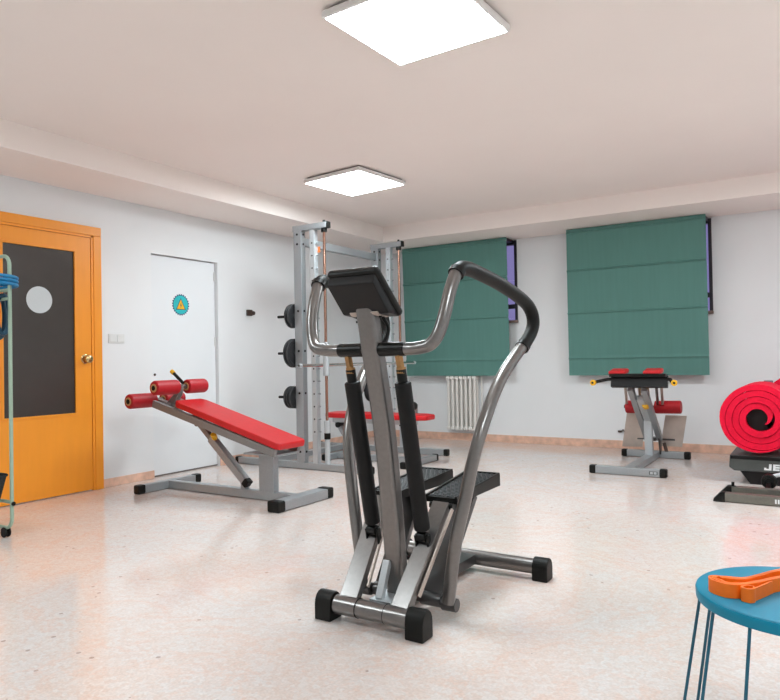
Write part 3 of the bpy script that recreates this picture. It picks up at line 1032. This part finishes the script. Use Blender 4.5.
# ================================================================== MACHINE AT RIGHT EDGE
ex = thing('exercise_machine', (.2, 6.2, 0), 'charcoal exercise machine with white lettering carrying the rolled crimson mats', 'exercise machine')
m = MB()
m.prism([(-.605, .222), (-.612, .125), (-.575, .10), (.75, .10), (.75, .222)], (0, 6.45, 0), (1, 0, 0), (0, 0, 1), (0, 1, 0), 1.2, .008)
body = m.build('deck_shell', M_HULL, ex)
MB().span((-.60, 5.844, .190), (.75, 5.852, .215), .002).build('shell_groove', M_HULLD, body)
MB().span((-.55, 5.86, .215), (.75, 7.04, .224), .004).build('deck_top', M_HULL, body)
m = MB()
m.loft([(-.47, 5.88, 0), (.6, 5.88, 0), (.6, 6.9, 0), (-.47, 6.9, 0)], [(-.54, 5.87, .102), (.7, 5.87, .102), (.7, 7.0, .102), (-.54, 7.0, .102)])
m.build('underbody', M_HULLD, ex, False)
# lettering J E in wide blocks
h0, h1, yl = .118, .164, 5.846
def lb(mb, x0, z0, x1, z1, sh=.003):
    k0 = (z0 - h0) / (h1 - h0) * sh
    k1 = (z1 - h0) / (h1 - h0) * sh
    mb.prism([(x0 + k0, z0), (x1 + k0, z0), (x1 + k1, z1), (x0 + k1, z1)], (0, yl, 0), (1, 0, 0), (0, 0, 1), (0, 1, 0), .006)
m = MB()
t = .011
lb(m, -.343, h0, -.326, h1)
lb(m, -.374, h0, -.343, h0 + t)
lb(m, -.374, h0 + t, -.360, h0 + t + .007)
x0 = -.316
lb(m, x0, h0, x0 + .016, h1)
for z in (h0, (h0 + h1) / 2 - t / 2, h1 - t):
    lb(m, x0 + .016, z, x0 + .043, z + t)
m.build('lettering', M_LETTER, body, False)
# floor rails
for yy, x0, zz in ((5.12, -.635, 0.0), (5.28, -.61, .018)):
    rl = MB().span((x0 + .055, yy - .032, zz + .004), (.75, yy + .032, zz + .062), .004).build('floor_rail', M_OLIVE, ex)
    MB().prism([(x0, zz), (x0 + .075, zz), (x0 + .075, zz + .066), (x0 + .045, zz + .064), (x0 + .004, zz + .02)], (0, yy, 0), (1, 0, 0), (0, 0, 1), (0, 1, 0), .072, .006).build('rail_end_cap', M_RUBBER, rl)
    if yy < 5.2:
        m = MB()
        for k in range(2):
            m.span((-.268 + k * .016, yy - .0335, .018), (-.258 + k * .016, yy - .031, .046))
        build_each(m, 'white_mark', M_LETTER, rl, False)
    else:
        m = MB()
        m.cyl((-.53, yy, .066), (-.53, yy, .082), .022, 14).cyl((-.53, yy, .082), (-.53, yy, .108), .01, 12)
        m.build('levelling_knob', M_RUBBER, rl)
m = MB()
m.cyl((-.318, 5.40, .105), (-.318, 5.48, .105), .05, 28, bev=.012)
wh = m.build('transport_wheel', M_RUBBER, ex)
m = MB()
m.cyl((-.318, 5.388, .105), (-.318, 5.404, .105), .026, 20, bev=.004)
m.build('wheel_hub', M_BLACK, wh)
m = MB()
m.tube([(-.318, 5.44, .105), (-.29, 5.46, .14), (.05, 5.72, .2), (.1, 5.84, .21)], .014, 12)
MB().bar((-.318, 5.29, .06), (-.318, 5.43, .105), .03, .025, bev=.003).build('wheel_bracket', M_BLACK, ex)
m.build('silver_stay', M_SILVERB, ex)
for xx in (.2, .6):
    MB().bar((xx, 5.15, .05), (xx, 5.9, .08), .05, .04, bev=.003).build('cross_rail', M_OLIVE, ex)


# rolled mats
def mat_roll(cx, cz, y0, y1, r_in, pitch, turns, thick, label, ph0=0.0, wob=0.0012, group=None):
    t = thing('rolled_mat', (cx, (y0 + y1) / 2, cz - (r_in + pitch * turns)), label, 'mat', group)
    m = MB()
    bm = m.bm
    n = int(turns * 44)
    ny = 4
    V = {}
    for i in range(n + 1):
        a = 2 * math.pi * turns * i / n
        base = r_in + pitch * a / (2 * math.pi)
        ta = min(1.0, .12 + (n - i) / 22.0, .12 + i / 10.0)
        for q, dr in ((0, 0.0), (1, thick * ta)):
            r = base + dr + wob * math.sin(3 * a + 1.1) + wob * .6 * math.sin(7.3 * a)
            sq = 1.0
            for j in range(ny + 1):
                y = y0 + (y1 - y0) * j / ny + (.006 * math.sin(a * .7) if j in (0, ny) else 0)
                V[i, q, j] = bm.verts.new((cx + r * math.cos(a + ph0), y, cz + r * sq * math.sin(a + ph0)))
    for i in range(n):
        for j in range(ny):
            bm.faces.new((V[i, 0, j], V[i + 1, 0, j], V[i + 1, 0, j + 1], V[i, 0, j + 1]))
            bm.faces.new((V[i, 1, j], V[i, 1, j + 1], V[i + 1, 1, j + 1], V[i + 1, 1, j]))
        for j in (0, ny):
            bm.faces.new((V[i, 0, j], V[i, 1, j], V[i + 1, 1, j], V[i + 1, 0, j]))
    for i in (0, n):
        for j in range(ny):
            bm.faces.new((V[i, 0, j], V[i, 0, j + 1], V[i, 1, j + 1], V[i, 1, j]))
    m.build('mat_sheet', M_PINK, t, True, 50)
    return t


m1 = mat_roll(-.400, .505, 5.79, 6.42, .056, .0468, 4.0, .043, 'rolled crimson foam mat, front roll lying on the charcoal machine', -0.75)
cpoly = []
for k in range(44):
    a = 2 * math.pi * k / 44
    r = .0545 + .0468 * k / 44
    cpoly.append((r * math.cos(a - .75), r * math.sin(a - .75)))
MB().prism(cpoly, (-.400, 6.12, .505), (1, 0, 0), (0, 0, 1), (0, 1, 0), .50).build('hole_shade_plug', M_HULLD, m1)  # black plug stands in for the shade inside the roll's hole
m2 = mat_roll(-.135, .543, 6.50, 7.1, .06, .0445, 4.75, .0425, 'rolled crimson foam mat peeking over the back of the front roll', 2.0)
gr = MB().cyl((-.366, 6.4625, .2245), (-.366, 6.4625, .768), .034, 24, bev=.005)
tag(gr.build('foam_roller', M_GREYM), 'thin grey foam roller standing upright behind the front crimson mat roll', 'foam roller')

# ================================================================== BLUE STOOL
TC = Vector((-.05, 1.81))
st = thing('side_table', (TC.x, TC.y, 0), 'round blue metal side table with thin hairpin legs, in near right corner', 'table')
m = MB()
m.tube([(TC.x, TC.y, z) for z in (.4235, .424, .427, .444, .449, .450, .4487, .4483)], [.205, .214, .2165, .2175, .216, .2125, .205, .001], 96)
top = m.build('tabletop', M_BLUE, st)


def rim(a, r, z):
    a = math.radians(a)
    return (TC.x + r * math.cos(a), TC.y + r * math.sin(a), z)


for a0, a1 in ((157, 185), (217, 245), (335, 3), (36, 65)):
    if a1 < a0:
        a1 += 360
    am = (a0 + a1) / 2
    m = MB()
    m.tube([rim(a0, .206, .428), rim(a0, .268, .03), rim(a0 + (am - a0) * .08, .272, .010), rim(a1 - (am - a0) * .08, .272, .010), rim(a1, .268, .03), rim(a1, .206, .428)], .0037, 12)
    m.build('hairpin_leg', M_BLUEL, st)

# orange resistance band
ob = thing('resistance_band', (-.15, 1.80, .45), 'orange latex loop band folded in a long bundle on the blue side table', 'exercise band')


def strip(mb, pts, h, th, z0, closed=True, n=6):
    P = [Vector((p[0], p[1], 0)) for p in pts]
    if closed:
        S = []
        k = len(P)
        for i in range(k):
            a, b, c, d = P[i - 1], P[i], P[(i + 1) % k], P[(i + 2) % k]
            for q in range(n):
                t = q / n
                S.append(0.5 * ((2 * b) + (c - a) * t + (2 * a - 5 * b + 4 * c - d) * t * t + (3 * b - a - 3 * c + d) * t ** 3))
    else:
        S = spline(P, n)
    bm = mb.bm
    R_ = []
    k = len(S)
    for i, p in enumerate(S):
        if closed:
            d = S[(i + 1) % k] - S[i - 1]
        else:
            d = S[min(i + 1, k - 1)] - S[max(i - 1, 0)]
        d.normalize()
        nn = Vector((-d.y, d.x, 0)) * th / 2
        R_.append([bm.verts.new((p + s * nn) + Vector((0, 0, z))) for s, z in ((-1, z0), (1, z0), (1, z0 + h), (-1, z0 + h))])
    for i in range(k if closed else k - 1):
        A, B = R_[i], R_[(i + 1) % k]
        for q in range(4):
            bm.faces.new((A[q], A[(q + 1) % 4], B[(q + 1) % 4], B[q]))
    if not closed:
        bm.faces.new(R_[0])
        bm.faces.new(R_[-1])


BZ = .4505
m = MB()
for k in range(3):
    o = k * .0062
    strip(m, [(-.229 + o, 1.742), (-.216 + o, 1.722 + o * .9), (-.188, 1.709 + o), (-.158, 1.722 + o), (-.130, 1.755 + o), (-.10, 1.80 + o), (-.05, 1.862 + o),
              (.0, 1.905 + o), (.015 - o, 1.925), (.0, 1.938 - o), (-.05, 1.93 - o), (-.10, 1.875 - o), (-.134, 1.815 - o), (-.162, 1.775 - o), (-.20, 1.765 - o), (-.224 + o, 1.758)], .031, .0045, BZ)
m.build('band_loop', M_ORBAND, ob)
m = MB()
strip(m, [(-.159, 1.706), (-.151, 1.697), (-.140, 1.697), (-.134, 1.708), (-.138, 1.719), (-.150, 1.720)], .031, .004, BZ)
strip(m, [(-.136, 1.712), (-.115, 1.762), (-.104, 1.79)], .028, .004, BZ, False)
m.build('band_wrap', M_ORBAND, ob)

# ================================================================== GREEN RAIL TROLLEY AT LEFT EDGE
tr = thing('rail_trolley', (-4.35, 2.14, 0), 'mint green tube trolley on black castors in front of the orange door', 'trolley')
for yy in (2.28, 2.0):
    x1, x0 = -4.098, -4.62
    zt, zb, r = 1.645, .058, .06
    pts = []
    for (cx, cz, a0) in ((x1 - r, zt - r, 0), (x0 + r, zt - r, 90), (x0 + r, zb + r, 180), (x1 - r, zb + r, 270)):
        for k in range(7):
            a = math.radians(a0 + k * 15)
            pts.append((cx + r * math.cos(a), yy, cz + r * math.sin(a)))
    MB().tube(pts, .0105, 14, closed=True).build('side_frame', M_MINT, tr)
    for xx in (-4.165, -4.55):
        c_ = MB()
        for q in (-.012, .012):
            c_.cyl((xx, yy + q - .006, .03), (xx, yy + q + .006, .03), .03, 20, bev=.005)
        c_ = c_.build('castor', M_RUBBER, tr)
        MB().bar((xx, yy, .03), (xx, yy, .066), .016, .016, bev=.003).build('castor_fork', M_BLACK, c_)
for z in (1.443, 1.393, .21):
    for xx in ((-4.098, -4.62) if z != .21 else (-4.098, -4.36, -4.62)):
        pass
    for yy in (2.28, 2.0):
        MB().cyl((-4.62, yy, z), (-4.098, yy, z), .010, 12).build('rail', M_MINT, tr)
    for xx in (-4.2, -4.4, -4.6):
        MB().cyl((xx, 2.0, z), (xx, 2.28, z), .008, 10).build('cross_rail', M_MINT, tr)
MB().cyl((-4.085, 2.28, .203), (-4.078, 2.28, .203), .012, 12).build('frame_bolt', M_BLACK, tr)
# coil of flat blue loops hooked over the trolley post
for k in range(3):
    z = 1.4665 + k * .0205
    m = MB()
    pts = [(-4.165 + .202 * math.cos(a), 2.14 + .19 * math.sin(a), z) for a in [2 * math.pi * q / 56 for q in range(56)]]
    m.tube(pts, .0098, 10, closed=True)
    o = m.build('exercise_hoop', M_BLUEP)
    tag(o, 'flat blue loop lying on the green trolley rails around its post, %s of the three' % ['lowest', 'middle', 'top'][k], 'hoop', 'blue loops on the trolley')
m = MB()
m.tube(spline([(-4.33, 2.262, 1.4128), (-4.27, 2.25, 1.4128), (-4.21, 2.255, 1.4128), (-4.15, 2.235, 1.4128), (-4.135, 2.21, 1.4128), (-4.16, 2.19, 1.4128), (-4.22, 2.205, 1.4128), (-4.32, 2.22, 1.4128)], 6), .0085, 10)
tag(m.build('straw_rope', M_STRAW), 'yellow rope lying doubled under the blue loops on the green trolley', 'rope')
for k, (x, zl) in enumerate(((-4.222, 1.165), (-4.172, 1.19))):
    m = MB()
    m.tube(spline([(x, 2.280, 1.4185), (x, 2.262, 1.408), (x - .006, 2.255, 1.38), (x - .012, 2.252, 1.30), (x - .006, 2.258, zl + .03), (x, 2.28, zl), (x + .008, 2.302, zl + .03),
                   (x + .014, 2.308, 1.30), (x + .006, 2.305, 1.38), (x, 2.298, 1.408), (x, 2.2805, 1.4185)], 6), .0125, 12)
    tag(m.build('exercise_tube', M_BLUED), ['dark blue latex loop hanging over the trolley rail, the one farther from the post', 'dark blue latex loop hanging over the trolley rail, the one close to the post'][k], 'exercise band', 'dark blue loops on the trolley')
bs = thing('storage_basket', (-4.32, 2.14, .22), 'black woven basket on the lowest shelf of the green trolley', 'basket')
m = MB()
def rr(hx, hy, z):
    return [(-4.322 - hx, 2.14 - hy, z), (-4.322 + hx, 2.14 - hy, z), (-4.322 + hx, 2.14 + hy, z), (-4.322 - hx, 2.14 + hy, z)]
bm = m.bm
rings = [[bm.verts.new(p) for p in rr(a, b, z)] for a, b, z in ((.165, .105, .2235), (.20, .125, .365), (.188, .113, .365), (.153, .093, .238))]
for A, B in zip(rings, rings[1:]):
    for i in range(4):
        bm.faces.new((A[i], A[(i + 1) % 4], B[(i + 1) % 4], B[i]))
bm.faces.new(rings[0])
bm.faces.new(rings[-1])
m.build('basket_body', M_BASKET, bs, False)
MB().tube([p for p in rr(.198, .123, .368)], .010, 10, closed=True).build('basket_rim', M_BASKET, bs)

# stand the trolley and what it carries a little nearer the room
for o in list(SC.objects):
    if o.parent is None and o.name.split('.')[0] in ('rail_trolley', 'exercise_hoop', 'straw_rope', 'exercise_tube', 'storage_basket'):
        o.location.x += .112
        o.location.y -= .08
